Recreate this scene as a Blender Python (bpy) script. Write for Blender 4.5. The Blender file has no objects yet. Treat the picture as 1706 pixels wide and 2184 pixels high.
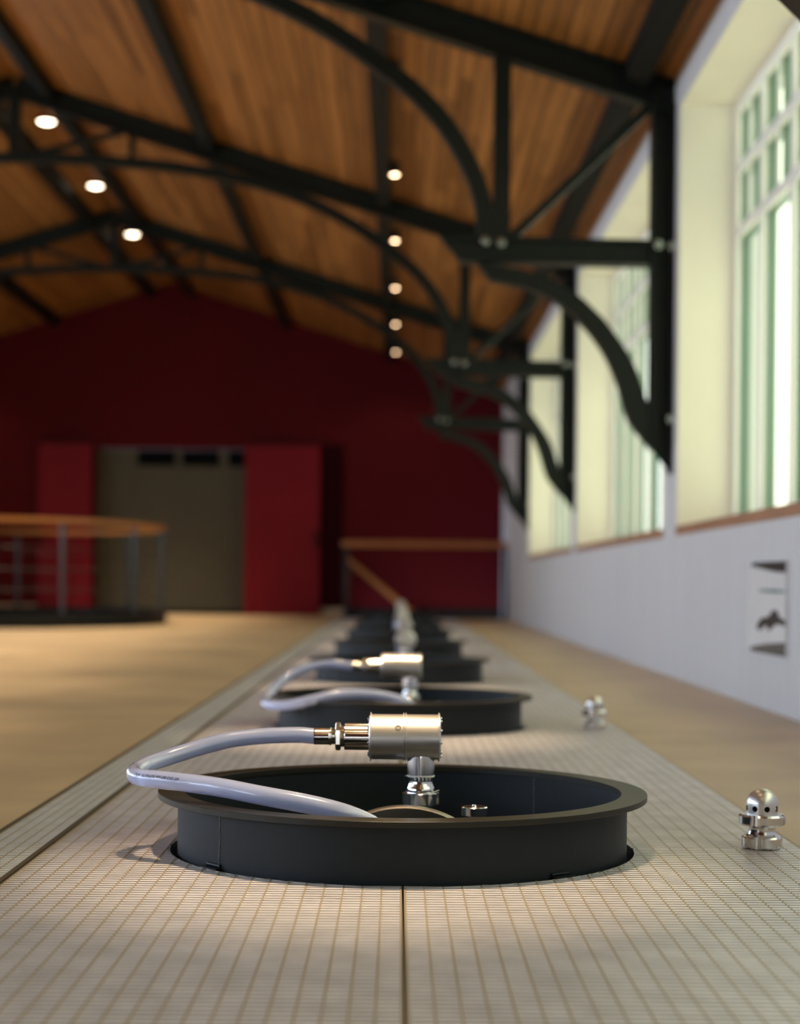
import bpy, bmesh, math, random
from mathutils import Vector, Matrix
random.seed(7)
C = bpy.context.scene.collection
S = bpy.context.scene
pi = math.pi

# ------------------------------------------------------------------ camera
cam = bpy.data.cameras.new('camera')
cam_o = bpy.data.objects.new('camera', cam)
C.objects.link(cam_o)
cam_o.location = (0, 0, 0.4465)
cam_o.rotation_euler = (pi / 2, -0.009, 0)
cam.sensor_fit = 'VERTICAL'
cam.sensor_height = 36.0
cam.lens = 36.0 * 3730.2 / 2184.0
cam.shift_x = (853 - 847.14) / 2184.0
cam.shift_y = (1239.62 - 1092) / 2184.0
cam.clip_start = 0.02
cam.dof.use_dof = True
cam.dof.focus_distance = 2.68
cam.dof.aperture_fstop = 2.95
S.camera = cam_o

# ------------------------------------------------------------------ world, exposure
S.view_settings.view_transform = 'Standard'
S.view_settings.look = 'None'
S.view_settings.gamma = 1.0
S.view_settings.use_curve_mapping = False
S.view_settings.exposure = 0.0
W = bpy.data.worlds.new('overcast_day')
S.world = W
W.use_nodes = True
wn, wl = W.node_tree.nodes, W.node_tree.links
wn.clear()
w_out = wn.new('ShaderNodeOutputWorld')
w_bg = wn.new('ShaderNodeBackground')
w_tc = wn.new('ShaderNodeTexCoord')
w_sep = wn.new('ShaderNodeSeparateXYZ')
w_map = wn.new('ShaderNodeMapRange')
w_map.inputs['From Min'].default_value = -0.25
w_map.inputs['From Max'].default_value = 0.25
w_mix = wn.new('ShaderNodeMix')
w_mix.data_type = 'RGBA'
SKY_LEFT = (6.3, 7.1, 9.2, 1)        # open bluish sky on the far side of the hall
SKY_RIGHT = (2.5, 2.55, 1.8, 1)    # sunlit greenery beyond the near windows
w_mix.inputs['A'].default_value = SKY_LEFT
w_mix.inputs['B'].default_value = SKY_RIGHT
wl.new(w_tc.outputs['Generated'], w_sep.inputs[0])
wl.new(w_sep.outputs['X'], w_map.inputs['Value'])
wl.new(w_map.outputs['Result'], w_mix.inputs['Factor'])
wl.new(w_mix.outputs['Result'], w_bg.inputs['Color'])
wl.new(w_bg.outputs[0], w_out.inputs[0])
SPOT_W = 14.0
SPOT_CORE_W = 560.0
RIDGE_W = 680.0
WARM = (1.0, 0.74, 0.47)

# ------------------------------------------------------------------ measured places (metres)
XW = 1.3206            # right wall face
XR = -2.89             # ridge
XL = 2 * XR - XW       # left wall face
YW = 22.18             # end wall
YF = -5.3              # wall behind the camera
TRUSS_Y = [3.833, 8.461, 13.089, 17.717]
BAY = 4.628
TANK_X = 0.012
TANK_Y = [2.9435 + 2.4634 * i for i in range(8)]
ORD = ['first', 'second', 'third', 'fourth', 'fifth', 'sixth', 'seventh', 'eighth', 'ninth', 'tenth']


def ceil_z(x):
    return 4.20 - 0.314 * abs(x - XR)


# ------------------------------------------------------------------ materials
def new_mat(name):
    m = bpy.data.materials.new(name)
    m.use_nodes = True
    n, l = m.node_tree.nodes, m.node_tree.links
    b = n['Principled BSDF']
    return m, n, l, b


def plain(name, col, rough=0.5, metal=0.0, noise=0.0, scale=20.0, bump=0.0, stretch=(1, 1, 1), coat=0.0, spec=0.5):
    m, n, l, b = new_mat(name)
    b.inputs['Base Color'].default_value = (*col, 1)
    b.inputs['Roughness'].default_value = rough
    b.inputs['Metallic'].default_value = metal
    b.inputs['Coat Weight'].default_value = coat
    b.inputs['Specular IOR Level'].default_value = spec
    if noise or bump:
        tc = n.new('ShaderNodeTexCoord')
        mp = n.new('ShaderNodeMapping')
        mp.inputs['Scale'].default_value = stretch
        tx = n.new('ShaderNodeTexNoise')
        tx.inputs['Scale'].default_value = scale
        tx.inputs['Detail'].default_value = 5
        l.new(tc.outputs['Object'], mp.inputs[0])
        l.new(mp.outputs[0], tx.inputs['Vector'])
        if noise:
            r = n.new('ShaderNodeMapRange')
            r.inputs['From Min'].default_value = 0.25
            r.inputs['From Max'].default_value = 0.75
            r.inputs['To Min'].default_value = 1 - noise
            r.inputs['To Max'].default_value = 1 + noise
            mx = n.new('ShaderNodeVectorMath')
            mx.operation = 'SCALE'
            mx.inputs[0].default_value = col
            l.new(tx.outputs['Fac'], r.inputs['Value'])
            l.new(r.outputs['Result'], mx.inputs['Scale'])
            l.new(mx.outputs[0], b.inputs['Base Color'])
        if bump:
            bp = n.new('ShaderNodeBump')
            bp.inputs['Strength'].default_value = bump
            bp.inputs['Distance'].default_value = 0.002
            l.new(tx.outputs['Fac'], bp.inputs['Height'])
            l.new(bp.outputs[0], b.inputs['Normal'])
    return m


def emit(name, col, strength):
    m, n, l, b = new_mat(name)
    b.inputs['Base Color'].default_value = (0.8, 0.8, 0.8, 1)
    b.inputs['Emission Color'].default_value = (*col, 1)
    b.inputs['Emission Strength'].default_value = strength
    return m


def mat_floor():
    m, n, l, b = new_mat('tan_stone_tiles')
    tc = n.new('ShaderNodeTexCoord')
    br = n.new('ShaderNodeTexBrick')
    br.inputs['Scale'].default_value = 1.0
    br.inputs['Brick Width'].default_value = 1.2
    br.inputs['Row Height'].default_value = 0.6
    br.inputs['Mortar Size'].default_value = 0.0025
    br.inputs['Color1'].default_value = (0.58, 0.43, 0.25, 1)
    br.inputs['Color2'].default_value = (0.63, 0.47, 0.275, 1)
    br.inputs['Mortar'].default_value = (0.70, 0.54, 0.34, 1)
    no = n.new('ShaderNodeTexNoise')
    no.inputs['Scale'].default_value = 2.6
    no.inputs['Detail'].default_value = 6
    r = n.new('ShaderNodeMapRange')
    r.inputs['From Min'].default_value = 0.3
    r.inputs['From Max'].default_value = 0.7
    r.inputs['To Min'].default_value = 0.82
    r.inputs['To Max'].default_value = 1.12
    mx = n.new('ShaderNodeVectorMath')
    mx.operation = 'SCALE'
    l.new(tc.outputs['Object'], br.inputs['Vector'])
    l.new(tc.outputs['Object'], no.inputs['Vector'])
    l.new(no.outputs['Fac'], r.inputs['Value'])
    l.new(br.outputs['Color'], mx.inputs[0])
    l.new(r.outputs['Result'], mx.inputs['Scale'])
    l.new(mx.outputs[0], b.inputs['Base Color'])
    b.inputs['Roughness'].default_value = 0.42
    return m


def mat_ceiling():
    """boards running along the hall, one tint each, thin dark grooves"""
    m, n, l, b = new_mat('ceiling_boards')
    tc = n.new('ShaderNodeTexCoord')
    sp = n.new('ShaderNodeSeparateXYZ')
    l.new(tc.outputs['Object'], sp.inputs[0])
    dv = n.new('ShaderNodeMath'); dv.operation = 'DIVIDE'; dv.inputs[1].default_value = 0.078
    l.new(sp.outputs['X'], dv.inputs[0])
    fl = n.new('ShaderNodeMath'); fl.operation = 'FLOOR'
    fr = n.new('ShaderNodeMath'); fr.operation = 'FRACT'
    l.new(dv.outputs[0], fl.inputs[0]); l.new(dv.outputs[0], fr.inputs[0])
    # boards are cut to length, so each tint changes along the run
    wn1 = n.new('ShaderNodeTexWhiteNoise'); wn1.noise_dimensions = '1D'
    l.new(fl.outputs[0], wn1.inputs['W'])
    off = n.new('ShaderNodeMath'); off.operation = 'MULTIPLY_ADD'
    off.inputs[1].default_value = 0.42
    l.new(sp.outputs['Y'], off.inputs[0]); l.new(wn1.outputs['Value'], off.inputs[2])
    fl2 = n.new('ShaderNodeMath'); fl2.operation = 'FLOOR'
    l.new(off.outputs[0], fl2.inputs[0])
    cb = n.new('ShaderNodeCombineXYZ')
    l.new(fl.outputs[0], cb.inputs[0]); l.new(fl2.outputs[0], cb.inputs[1])
    wn2 = n.new('ShaderNodeTexWhiteNoise'); wn2.noise_dimensions = '2D'
    l.new(cb.outputs[0], wn2.inputs['Vector'])
    ramp = n.new('ShaderNodeValToRGB')
    e = ramp.color_ramp.elements
    e[0].color = (0.15, 0.055, 0.0105, 1)
    e[1].color = (0.285, 0.116, 0.0285, 1)
    l.new(wn2.outputs['Value'], ramp.inputs[0])
    mp = n.new('ShaderNodeMapping'); mp.inputs['Scale'].default_value = (30, 1.2, 30)
    no = n.new('ShaderNodeTexNoise'); no.inputs['Scale'].default_value = 1.0; no.inputs['Detail'].default_value = 4
    l.new(tc.outputs['Object'], mp.inputs[0]); l.new(mp.outputs[0], no.inputs['Vector'])
    r = n.new('ShaderNodeMapRange')
    r.inputs['From Min'].default_value = 0.3; r.inputs['From Max'].default_value = 0.7
    r.inputs['To Min'].default_value = 0.8; r.inputs['To Max'].default_value = 1.2
    l.new(no.outputs['Fac'], r.inputs['Value'])
    gr = n.new('ShaderNodeMath'); gr.operation = 'GREATER_THAN'; gr.inputs[1].default_value = 0.13
    l.new(fr.outputs[0], gr.inputs[0])
    g2 = n.new('ShaderNodeMath'); g2.operation = 'MULTIPLY_ADD'; g2.inputs[1].default_value = 0.72; g2.inputs[2].default_value = 0.28
    l.new(gr.outputs[0], g2.inputs[0])
    mu = n.new('ShaderNodeMath'); mu.operation = 'MULTIPLY'
    l.new(r.outputs['Result'], mu.inputs[0]); l.new(g2.outputs[0], mu.inputs[1])
    mx = n.new('ShaderNodeVectorMath'); mx.operation = 'SCALE'
    l.new(ramp.outputs[0], mx.inputs[0]); l.new(mu.outputs[0], mx.inputs['Scale'])
    l.new(mx.outputs[0], b.inputs['Base Color'])
    b.inputs['Roughness'].default_value = 0.5
    b.inputs['Specular IOR Level'].default_value = 0.2
    return m


def mat_glass():
    m, n, l, b = new_mat('window_glass')
    n.remove(b)
    o = n['Material Output']
    t = n.new('ShaderNodeBsdfTransparent'); t.inputs[0].default_value = (0.96, 0.985, 0.96, 1)
    g = n.new('ShaderNodeBsdfGlossy'); g.inputs['Roughness'].default_value = 0.03
    f = n.new('ShaderNodeFresnel'); f.inputs[0].default_value = 1.3
    mx = n.new('ShaderNodeMixShader')
    ge = n.new('ShaderNodeNewGeometry')
    iv = n.new('ShaderNodeMath'); iv.operation = 'SUBTRACT'; iv.inputs[0].default_value = 1.0
    ml = n.new('ShaderNodeMath'); ml.operation = 'MULTIPLY'
    l.new(ge.outputs['Backfacing'], iv.inputs[1])
    l.new(iv.outputs[0], ml.inputs[0]); l.new(f.outputs[0], ml.inputs[1])
    l.new(ml.outputs[0], mx.inputs[0]); l.new(t.outputs[0], mx.inputs[1]); l.new(g.outputs[0], mx.inputs[2])
    l.new(mx.outputs[0], o.inputs[0])
    return m


def mat_hose():
    m, n, l, b = new_mat('clear_pvc_hose')
    b.inputs['Base Color'].default_value = (0.58, 0.66, 0.95, 1)
    b.inputs['Roughness'].default_value = 0.22
    b.inputs['Transmission Weight'].default_value = 0.45
    b.inputs['IOR'].default_value = 1.35
    b.inputs['Coat Weight'].default_value = 1.0
    b.inputs['Coat Roughness'].default_value = 0.02
    tc = n.new('ShaderNodeTexCoord')
    no = n.new('ShaderNodeTexNoise'); no.inputs['Scale'].default_value = 240; no.inputs['Detail'].default_value = 3
    bp = n.new('ShaderNodeBump'); bp.inputs['Strength'].default_value = 0.12; bp.inputs['Distance'].default_value = 0.001
    l.new(tc.outputs['Object'], no.inputs['Vector']); l.new(no.outputs['Fac'], bp.inputs['Height'])
    l.new(bp.outputs[0], b.inputs['Normal']); l.new(bp.outputs[0], b.inputs['Coat Normal'])
    return m


def mat_brushed(name, col, rough, aniso_scale):
    m, n, l, b = new_mat(name)
    b.inputs['Base Color'].default_value = (*col, 1)
    b.inputs['Metallic'].default_value = 1.0
    tc = n.new('ShaderNodeTexCoord')
    mp = n.new('ShaderNodeMapping'); mp.inputs['Scale'].default_value = aniso_scale
    no = n.new('ShaderNodeTexNoise'); no.inputs['Scale'].default_value = 1; no.inputs['Detail'].default_value = 3
    l.new(tc.outputs['Object'], mp.inputs[0]); l.new(mp.outputs[0], no.inputs['Vector'])
    r = n.new('ShaderNodeMapRange')
    r.inputs['To Min'].default_value = rough * 0.75; r.inputs['To Max'].default_value = rough * 1.3
    l.new(no.outputs['Fac'], r.inputs['Value']); l.new(r.outputs['Result'], b.inputs['Roughness'])
    return m


M = {
    'floor': mat_floor(),
    'ceiling': mat_ceiling(),
    'white_wall': plain('white_painted_boards', (0.61, 0.62, 0.63), 0.6, noise=0.05, scale=3, stretch=(6, 6, 0.4)),
    'cream': plain('cream_reveal_plaster', (0.86, 0.83, 0.70), 0.7, noise=0.03, scale=3),
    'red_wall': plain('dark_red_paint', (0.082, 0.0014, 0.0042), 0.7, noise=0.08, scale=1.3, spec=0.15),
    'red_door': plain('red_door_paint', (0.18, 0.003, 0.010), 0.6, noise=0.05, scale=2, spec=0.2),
    'maroon': plain('dark_maroon', (0.022, 0.0015, 0.003), 0.8, noise=0.05, scale=3, spec=0.05),
    'grey_door': plain('olive_grey_paint', (0.10, 0.094, 0.068), 0.7, noise=0.06, scale=2, spec=0.2),
    'black': plain('black_paint', (0.007, 0.007, 0.008), 0.6, spec=0.15),
    'pit': plain('dark_pit_concrete', (0.05, 0.048, 0.045), 0.9, noise=0.2, scale=5),
    'steel_paint': plain('dark_green_steel_paint', (0.006, 0.0085, 0.0065), 0.45, noise=0.12, scale=9, spec=0.22),
    'purlin_shaded': plain('shaded_purlin_steel', (0.0035, 0.0045, 0.0035), 0.6, spec=0.12),  # same paint as the trusses, darkened so the purlins look less lit
    'tank': plain('dark_grey_tank_paint', (0.0105, 0.0150, 0.0190), 0.5, noise=0.10, scale=60, bump=0.08, spec=0.22),
    'rim': plain('rim_paint_olive_reflection', (0.0140, 0.0130, 0.0075), 0.36, noise=0.10, scale=60, bump=0.05, spec=0.35),  # olive reflection of lamps and ceiling is mixed into the rim colour
    'weld': plain('weld_bead', (0.16, 0.165, 0.165), 0.5, noise=0.4, scale=180, bump=0.8),
    'chrome': plain('polished_stainless', (0.78, 0.78, 0.78), 0.17, 1.0),
    'satin': mat_brushed('satin_stainless', (0.76, 0.74, 0.71), 0.36, (8, 260, 260)),
    'brass': plain('nickel_plated_fitting', (0.80, 0.75, 0.66), 0.15, 1.0),
    'plate': mat_brushed('brushed_plate', (0.34, 0.31, 0.27), 0.38, (220, 30, 30)),
    'galv': plain('galvanised_grating', (0.88, 0.845, 0.87), 0.36, 0.3, noise=0.14, scale=14),
    'galv_cool': plain('stainless_drain_grate', (0.86, 0.88, 0.86), 0.36, 0.3, noise=0.12, scale=14),
    'cross_rod': plain('tarnished_cross_rod', (0.40, 0.33, 0.24), 0.45, 0.3),
    'frame_dark': plain('tarnished_edge_angle', (0.12, 0.09, 0.06), 0.55, 0.5),
    'hose': mat_hose(),
    'ink': plain('black_print', (0.02, 0.02, 0.025), 0.5),
    'tape': plain('white_thread_tape', (0.82, 0.82, 0.80), 0.6),
    'window_white': plain('white_window_paint', (0.84, 0.85, 0.80), 0.45),
    'window_green': plain('green_window_paint', (0.012, 0.13, 0.07), 0.4),
    'glass': mat_glass(),
    'sill': plain('oak_sill', (0.36, 0.175, 0.085), 0.5, noise=0.2, scale=4, stretch=(8, 0.8, 8)),
    'rail_wood': plain('orange_oak_handrail', (0.34, 0.125, 0.026), 0.45, noise=0.15, scale=6),
    'rail_steel': plain('blue_grey_post_paint', (0.013, 0.017, 0.021), 0.35),
    'skirting': plain('pale_stone_skirting', (0.46, 0.33, 0.22), 0.6, noise=0.06, scale=4),
    'bolt': plain('zinc_bolt', (0.55, 0.60, 0.56), 0.25, 1.0),
    'lamp_black': plain('black_lamp_housing', (0.010, 0.010, 0.010), 0.5),
    'lamp_glow': emit('warm_lamp_face', (1.0, 0.66, 0.38), 22.0),
    'ridge_glow': emit('warm_downlight_face', (1.0, 0.80, 0.58), 14.0),
    'photo_white': plain('print_white', (0.80, 0.81, 0.81), 0.3, noise=0.06, scale=9),
    'photo_dark': plain('print_black', (0.02, 0.022, 0.02), 0.35),
    'photo_grey': plain('print_grey', (0.10, 0.095, 0.09), 0.35, noise=0.2, scale=18),
    'photo_green': plain('print_green', (0.02, 0.12, 0.08), 0.35),
}


# ------------------------------------------------------------------ mesh builder
class MB:
    def __init__(self):
        self.bm = bmesh.new()

    def quad_strip(self, rings, closed=True, cap=True):
        vs = [[self.bm.verts.new(p) for p in r] for r in rings]
        k = len(vs[0])
        for a, b in zip(vs[:-1], vs[1:]):
            for i in range(k if closed else k - 1):
                j = (i + 1) % k
                try:
                    self.bm.faces.new((a[i], a[j], b[j], b[i]))
                except ValueError:
                    pass
        if cap:
            self.bm.faces.new(list(reversed(vs[0])))
            self.bm.faces.new(vs[-1])
        return self

    def box(self, x0, x1, y0, y1, z0, z1):
        self.quad_strip([[(x0, y0, z0), (x1, y0, z0), (x1, y1, z0), (x0, y1, z0)],
                         [(x0, y0, z1), (x1, y0, z1), (x1, y1, z1), (x0, y1, z1)]])
        return self

    def prism(self, poly, y0, y1):
        """polygon in the x-z plane, extruded along y"""
        self.quad_strip([[(x, y0, z) for x, z in poly], [(x, y1, z) for x, z in poly]])
        return self

    def flat(self, poly, z0, z1):
        self.quad_strip([[(x, y, z0) for x, y in poly], [(x, y, z1) for x, y in poly]])
        return self

    def bar(self, a, b, w, y0, y1):
        """straight member between two x-z points, w deep, from y0 to y1"""
        ax, az = a; bx, bz = b
        L = math.hypot(bx - ax, bz - az)
        nx, nz = -(bz - az) / L * w / 2, (bx - ax) / L * w / 2
        return self.prism([(ax + nx, az + nz), (bx + nx, bz + nz), (bx - nx, bz - nz), (ax - nx, az - nz)], y0, y1)

    def ibeam(self, a, b, w, half, fl=0.014, web=0.006):
        """I-section between two x-z points: web plate and two flanges"""
        ax, az = a; bx, bz = b
        L = math.hypot(bx - ax, bz - az)
        nx, nz = -(bz - az) / L, (bx - ax) / L
        for s in (1, -1):
            o = s * (w / 2 - fl / 2)
            self.bar((ax + nx * o, az + nz * o), (bx + nx * o, bz + nz * o), fl, -half, half)
        self.bar(a, b, w - 2 * fl, -web - 0.012, web + 0.012)
        return self

    def lathe(self, prof, n=48, mtx=None, a0=0.0, a1=2 * pi):
        full = abs(a1 - a0 - 2 * pi) < 1e-6
        m = n if full else n + 1
        mtx = mtx or Matrix()
        rows = []
        sup = []                      # supporting loops keep the shading true on long steps
        for (r0, z0), (r1, z1) in zip(prof[:-1], prof[1:]):
            sup.append((r0, z0))
            if math.hypot(r1 - r0, z1 - z0) > 0.0025:
                for f in (0.07, 0.93):
                    if min(r0, r1) > 1e-6 or f < 0.5 and r1 < 1e-6 or f > 0.5 and r0 < 1e-6:
                        sup.append((r0 + (r1 - r0) * f, z0 + (z1 - z0) * f))
        prof = sup + [prof[-1]]
        for r, z in prof:
            if r < 1e-7:
                rows.append([self.bm.verts.new(mtx @ Vector((0, 0, z)))])
            else:
                rows.append([self.bm.verts.new(mtx @ Vector((r * math.cos(a0 + (a1 - a0) * i / n), r * math.sin(a0 + (a1 - a0) * i / n), z))) for i in range(m)])
        for A, B in zip(rows[:-1], rows[1:]):
            for i in range(n):
                j = (i + 1) % m
                if len(A) == 1 and len(B) == 1:
                    continue
                if len(A) == 1:
                    self.bm.faces.new((A[0], B[j], B[i]))
                elif len(B) == 1:
                    self.bm.faces.new((A[i], A[j], B[0]))
                else:
                    self.bm.faces.new((A[i], A[j], B[j], B[i]))
        return self

    def tube(self, pts, rad, n=16, cap=True):
        pts = [Vector(p) for p in pts]
        rads = rad if isinstance(rad, (list, tuple)) else [rad] * len(pts)
        rings = []
        for p, (t, u, v), r in zip(pts, frames(pts), rads):
            rings.append([p + r * (math.cos(2 * pi * i / n) * u + math.sin(2 * pi * i / n) * v) for i in range(n)])
        return self.quad_strip(rings, True, cap)

    def add(self, other_mesh_obj_bm):
        return self

    def obj(self, name, mat, parent=None, smooth=True, bevel=0.0, angle=35):
        bm = self.bm
        bmesh.ops.recalc_face_normals(bm, faces=bm.faces)
        if bevel:
            es = [e for e in bm.edges if len(e.link_faces) == 2 and e.calc_face_angle(0) > math.radians(30)]
            bmesh.ops.bevel(bm, geom=es, offset=bevel, segments=2, affect='EDGES', profile=0.6, clamp_overlap=True)
        me = bpy.data.meshes.new(name)
        bm.to_mesh(me)
        bm.free()
        me.materials.append(M[mat])
        if smooth:
            me.polygons.foreach_set('use_smooth', [True] * len(me.polygons))
            me.set_sharp_from_angle(angle=math.radians(angle))
        o = bpy.data.objects.new(name, me)
        C.objects.link(o)
        if parent is not None:
            o.parent = parent
        return o


def frames(pts):
    out = []
    n = len(pts)
    t0 = (pts[1] - pts[0]).normalized()
    u = t0.cross(Vector((0, 1, 0)))
    if u.length < 0.1:
        u = t0.cross(Vector((0, 0, 1)))
    u.normalize()
    for i in range(n):
        t = (pts[min(i + 1, n - 1)] - pts[max(i - 1, 0)]).normalized()
        u = (u - t * u.dot(t)).normalized()
        out.append((t, u.copy(), t.cross(u)))
    return out


def spline(pts, per=8):
    pts = [Vector(p) for p in pts]
    P = [2 * pts[0] - pts[1]] + pts + [2 * pts[-1] - pts[-2]]
    out = []
    for i in range(1, len(P) - 2):
        a, b, c, d = P[i - 1:i + 3]
        for k in range(per):
            t = k / per
            out.append(0.5 * (2 * b + (c - a) * t + (2 * a - 5 * b + 4 * c - d) * t * t + (3 * b - a - 3 * c + d) * t ** 3))
    out.append(pts[-1])
    return out


def tag(o, label=None, cat=None, group=None, kind=None):
    if label: o['label'] = label
    if cat: o['category'] = cat
    if group: o['group'] = group
    if kind: o['kind'] = kind
    return o


def thing(name, label, cat, loc=(0, 0, 0), rz=0.0, group=None):
    o = bpy.data.objects.new(name, None)
    o.empty_display_size = 0.05
    C.objects.link(o)
    o.location = loc
    o.rotation_euler = (0, 0, rz)
    return tag(o, label, cat, group)


def struct(o, label=None, cat=None):
    return tag(o, label, cat, kind='structure')


def dup(root, loc=None, rz=None, label=None, parent=None):
    r = root.copy()
    C.objects.link(r)
    if parent is not None: r.parent = parent
    if loc is not None: r.location = loc
    if rz is not None: r.rotation_euler = (0, 0, rz)
    if label: r['label'] = label
    for ch in list(root.children):
        dup(ch, parent=r)
    return r


def light(name, kind, loc, energy, col, parent=None, rot=(0, 0, 0)):
    d = bpy.data.lights.new(name, kind)
    d.energy = energy
    d.color = col
    o = bpy.data.objects.new(name, d)
    C.objects.link(o)
    o.location = loc
    o.rotation_euler = rot
    if parent is not None: o.parent = parent
    return o, d


# window bays (y0, y1): between the truss piers
BAYS = [(-0.555, 3.653), (4.073, 8.281), (8.701, 12.909), (13.329, 17.537), (-5.18, -0.975)]
SILL_Z0, SILL_Z1, HEAD_Z = 0.675, 0.72, 2.715
for sx, wall_x, rot in ((1, XW + 0.32, -pi / 2), (-1, XL - 0.32, pi / 2)):
    for y0, y1 in BAYS:
        o, d = light('window_portal', 'AREA', (wall_x, (y0 + y1) / 2, (SILL_Z1 + HEAD_Z) / 2), 1.0, (1, 1, 1), None, (0, sx * pi / 2, 0))
        d.shape = 'RECTANGLE'
        d.size = HEAD_Z - SILL_Z1
        d.size_y = y1 - y0
        d.cycles.is_portal = True

# ================================================================== THE SETTING
GX0, GX1 = -0.575, 0.690      # grating field
DX0 = -0.690                  # outer edge of the drain strip
Y_END = 20.80                 # where the grating field and the near edge of the stairwell lie
SW_X0 = -0.64                 # stairwell
RING_C, RING_R, RING_K = (-3.68, 17.5), 1.30, 1.69      # oval opening: centre, half width, length ratio

b = MB()
bm = b.bm
# left floor with the round opening
outer = [(XL, YF), (DX0, YF), (DX0, Y_END), (SW_X0, Y_END), (SW_X0, YW + 0.5), (XL, YW + 0.5)]
ring = [(RING_C[0] + (RING_R - 0.04) * math.cos(2 * pi * i / 64), RING_C[1] + RING_K * (RING_R - 0.04) * math.sin(2 * pi * i / 64)) for i in range(64)]
es = []
for loop in (outer, ring):
    vs = [bm.verts.new((x, y, 0)) for x, y in loop]
    es += [bm.edges.new((vs[i], vs[(i + 1) % len(vs)])) for i in range(len(vs))]
bmesh.ops.triangle_fill(bm, use_beauty=True, edges=es)
b.flat([(GX1, YF), (XW, YF), (XW, Y_END), (GX1, Y_END)], -0.03, 0)
floor = struct(b.obj('floor', 'floor', smooth=False))

b = MB()
b.box(DX0 - 0.3, GX1 + 0.3, YF, Y_END + 0.3, -1.2, -1.1)
b.box(DX0 - 0.05, DX0 - 0.002, YF, Y_END, -1.1, -0.035)
b.box(GX1 + 0.002, GX1 + 0.05, YF, Y_END, -1.1, -0.035)
b.box(SW_X0, XW, Y_END + 0.32, YW, -1.2, -1.1)
b.box(SW_X0 - 0.05, XW, Y_END + 0.0, Y_END + 0.05, -1.1, -0.035)
b.lathe([(0, -1.2), (RING_R + 0.1, -1.2), (RING_R + 0.1, -0.01)], 48, Matrix.Translation((RING_C[0], RING_C[1], 0)) @ Matrix.Diagonal((1, RING_K, 1, 1)))
struct(b.obj('floor_pit', 'pit', smooth=False))


def wall_with_bays(name, x_in, x_out):
    b = MB()
    xs = sorted((x_in, x_out))
    top = ceil_z(x_in) + 0.0
    ys = sorted(BAYS)
    b.box(*xs, YF - 0.3, YW + 0.3, -0.05, SILL_Z0)
    b.box(*xs, YF - 0.3, YW + 0.3, HEAD_Z, top)
    edges = [YF - 0.3] + [v for p in ys for v in p] + [YW + 0.3]
    for i in range(0, len(edges), 2):
        b.box(*xs, edges[i], edges[i + 1], SILL_Z0, HEAD_Z)
    return struct(b.obj(name, 'white_wall', smooth=False))


wall_with_bays('wall_right', XW, XW + 0.42)
wall_with_bays('wall_left', XL, XL - 0.42)

# end wall with its gable, a wide opening in it
OX0, OX1, OZ = -3.860, -1.920, 2.115
b = MB()
y0, y1 = YW, YW + 0.5
b.prism([(XL, -1.2), (OX0, -1.2), (OX0, ceil_z(OX0)), (XL, ceil_z(XL))], y0, y1)
b.prism([(OX0, OZ), (OX1, OZ), (OX1, ceil_z(OX1)), (XR, ceil_z(XR)), (OX0, ceil_z(OX0))], y0, y1)
b.prism([(OX1, -1.2), (XW, -1.2), (XW, ceil_z(XW)), (OX1, ceil_z(OX1))], y0, y1)
b.box(OX0, OX1, y0 + 0.01, y1, -1.2, -0.01)
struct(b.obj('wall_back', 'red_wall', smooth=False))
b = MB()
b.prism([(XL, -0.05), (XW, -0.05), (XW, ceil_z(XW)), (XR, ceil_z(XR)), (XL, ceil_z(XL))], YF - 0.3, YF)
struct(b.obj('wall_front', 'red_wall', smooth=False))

b = MB()
t = 0.06
b.prism([(XL - 0.3, ceil_z(XL - 0.3)), (XR, ceil_z(XR)), (XW + 0.3, ceil_z(XW + 0.3)), (XW + 0.3, ceil_z(XW + 0.3) + t), (XR, ceil_z(XR) + t), (XL - 0.3, ceil_z(XL - 0.3) + t)], YF - 0.3, YW + 0.3)
struct(b.obj('ceiling', 'ceiling', smooth=False))

# skirting along the end wall, black kerb round the stairwell
b = MB()
b.box(XL, -4.56, YW - 0.018, YW, 0, 0.115)
b.box(-0.97, SW_X0 - 0.03, YW - 0.018, YW, 0, 0.10)
struct(b.obj('baseboard_back', 'skirting', smooth=False))
b = MB()
b.box(SW_X0, XW, YW - 0.03, YW, -0.2, 0.095)
b.box(SW_X0 - 0.03, SW_X0, Y_END, YW, -0.2, 0.03)
b.box(SW_X0, XW, Y_END, Y_END + 0.03, -0.2, 0.012)
struct(b.obj('trim_1', 'black', smooth=False))
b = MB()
b.box(-0.975, -0.70, YW - 0.05, YW, 0.10, 2.16)  # dark maroon strip on the wall beside the sliding panel
struct(b.obj('maroon_strip', 'maroon', smooth=False))


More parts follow.
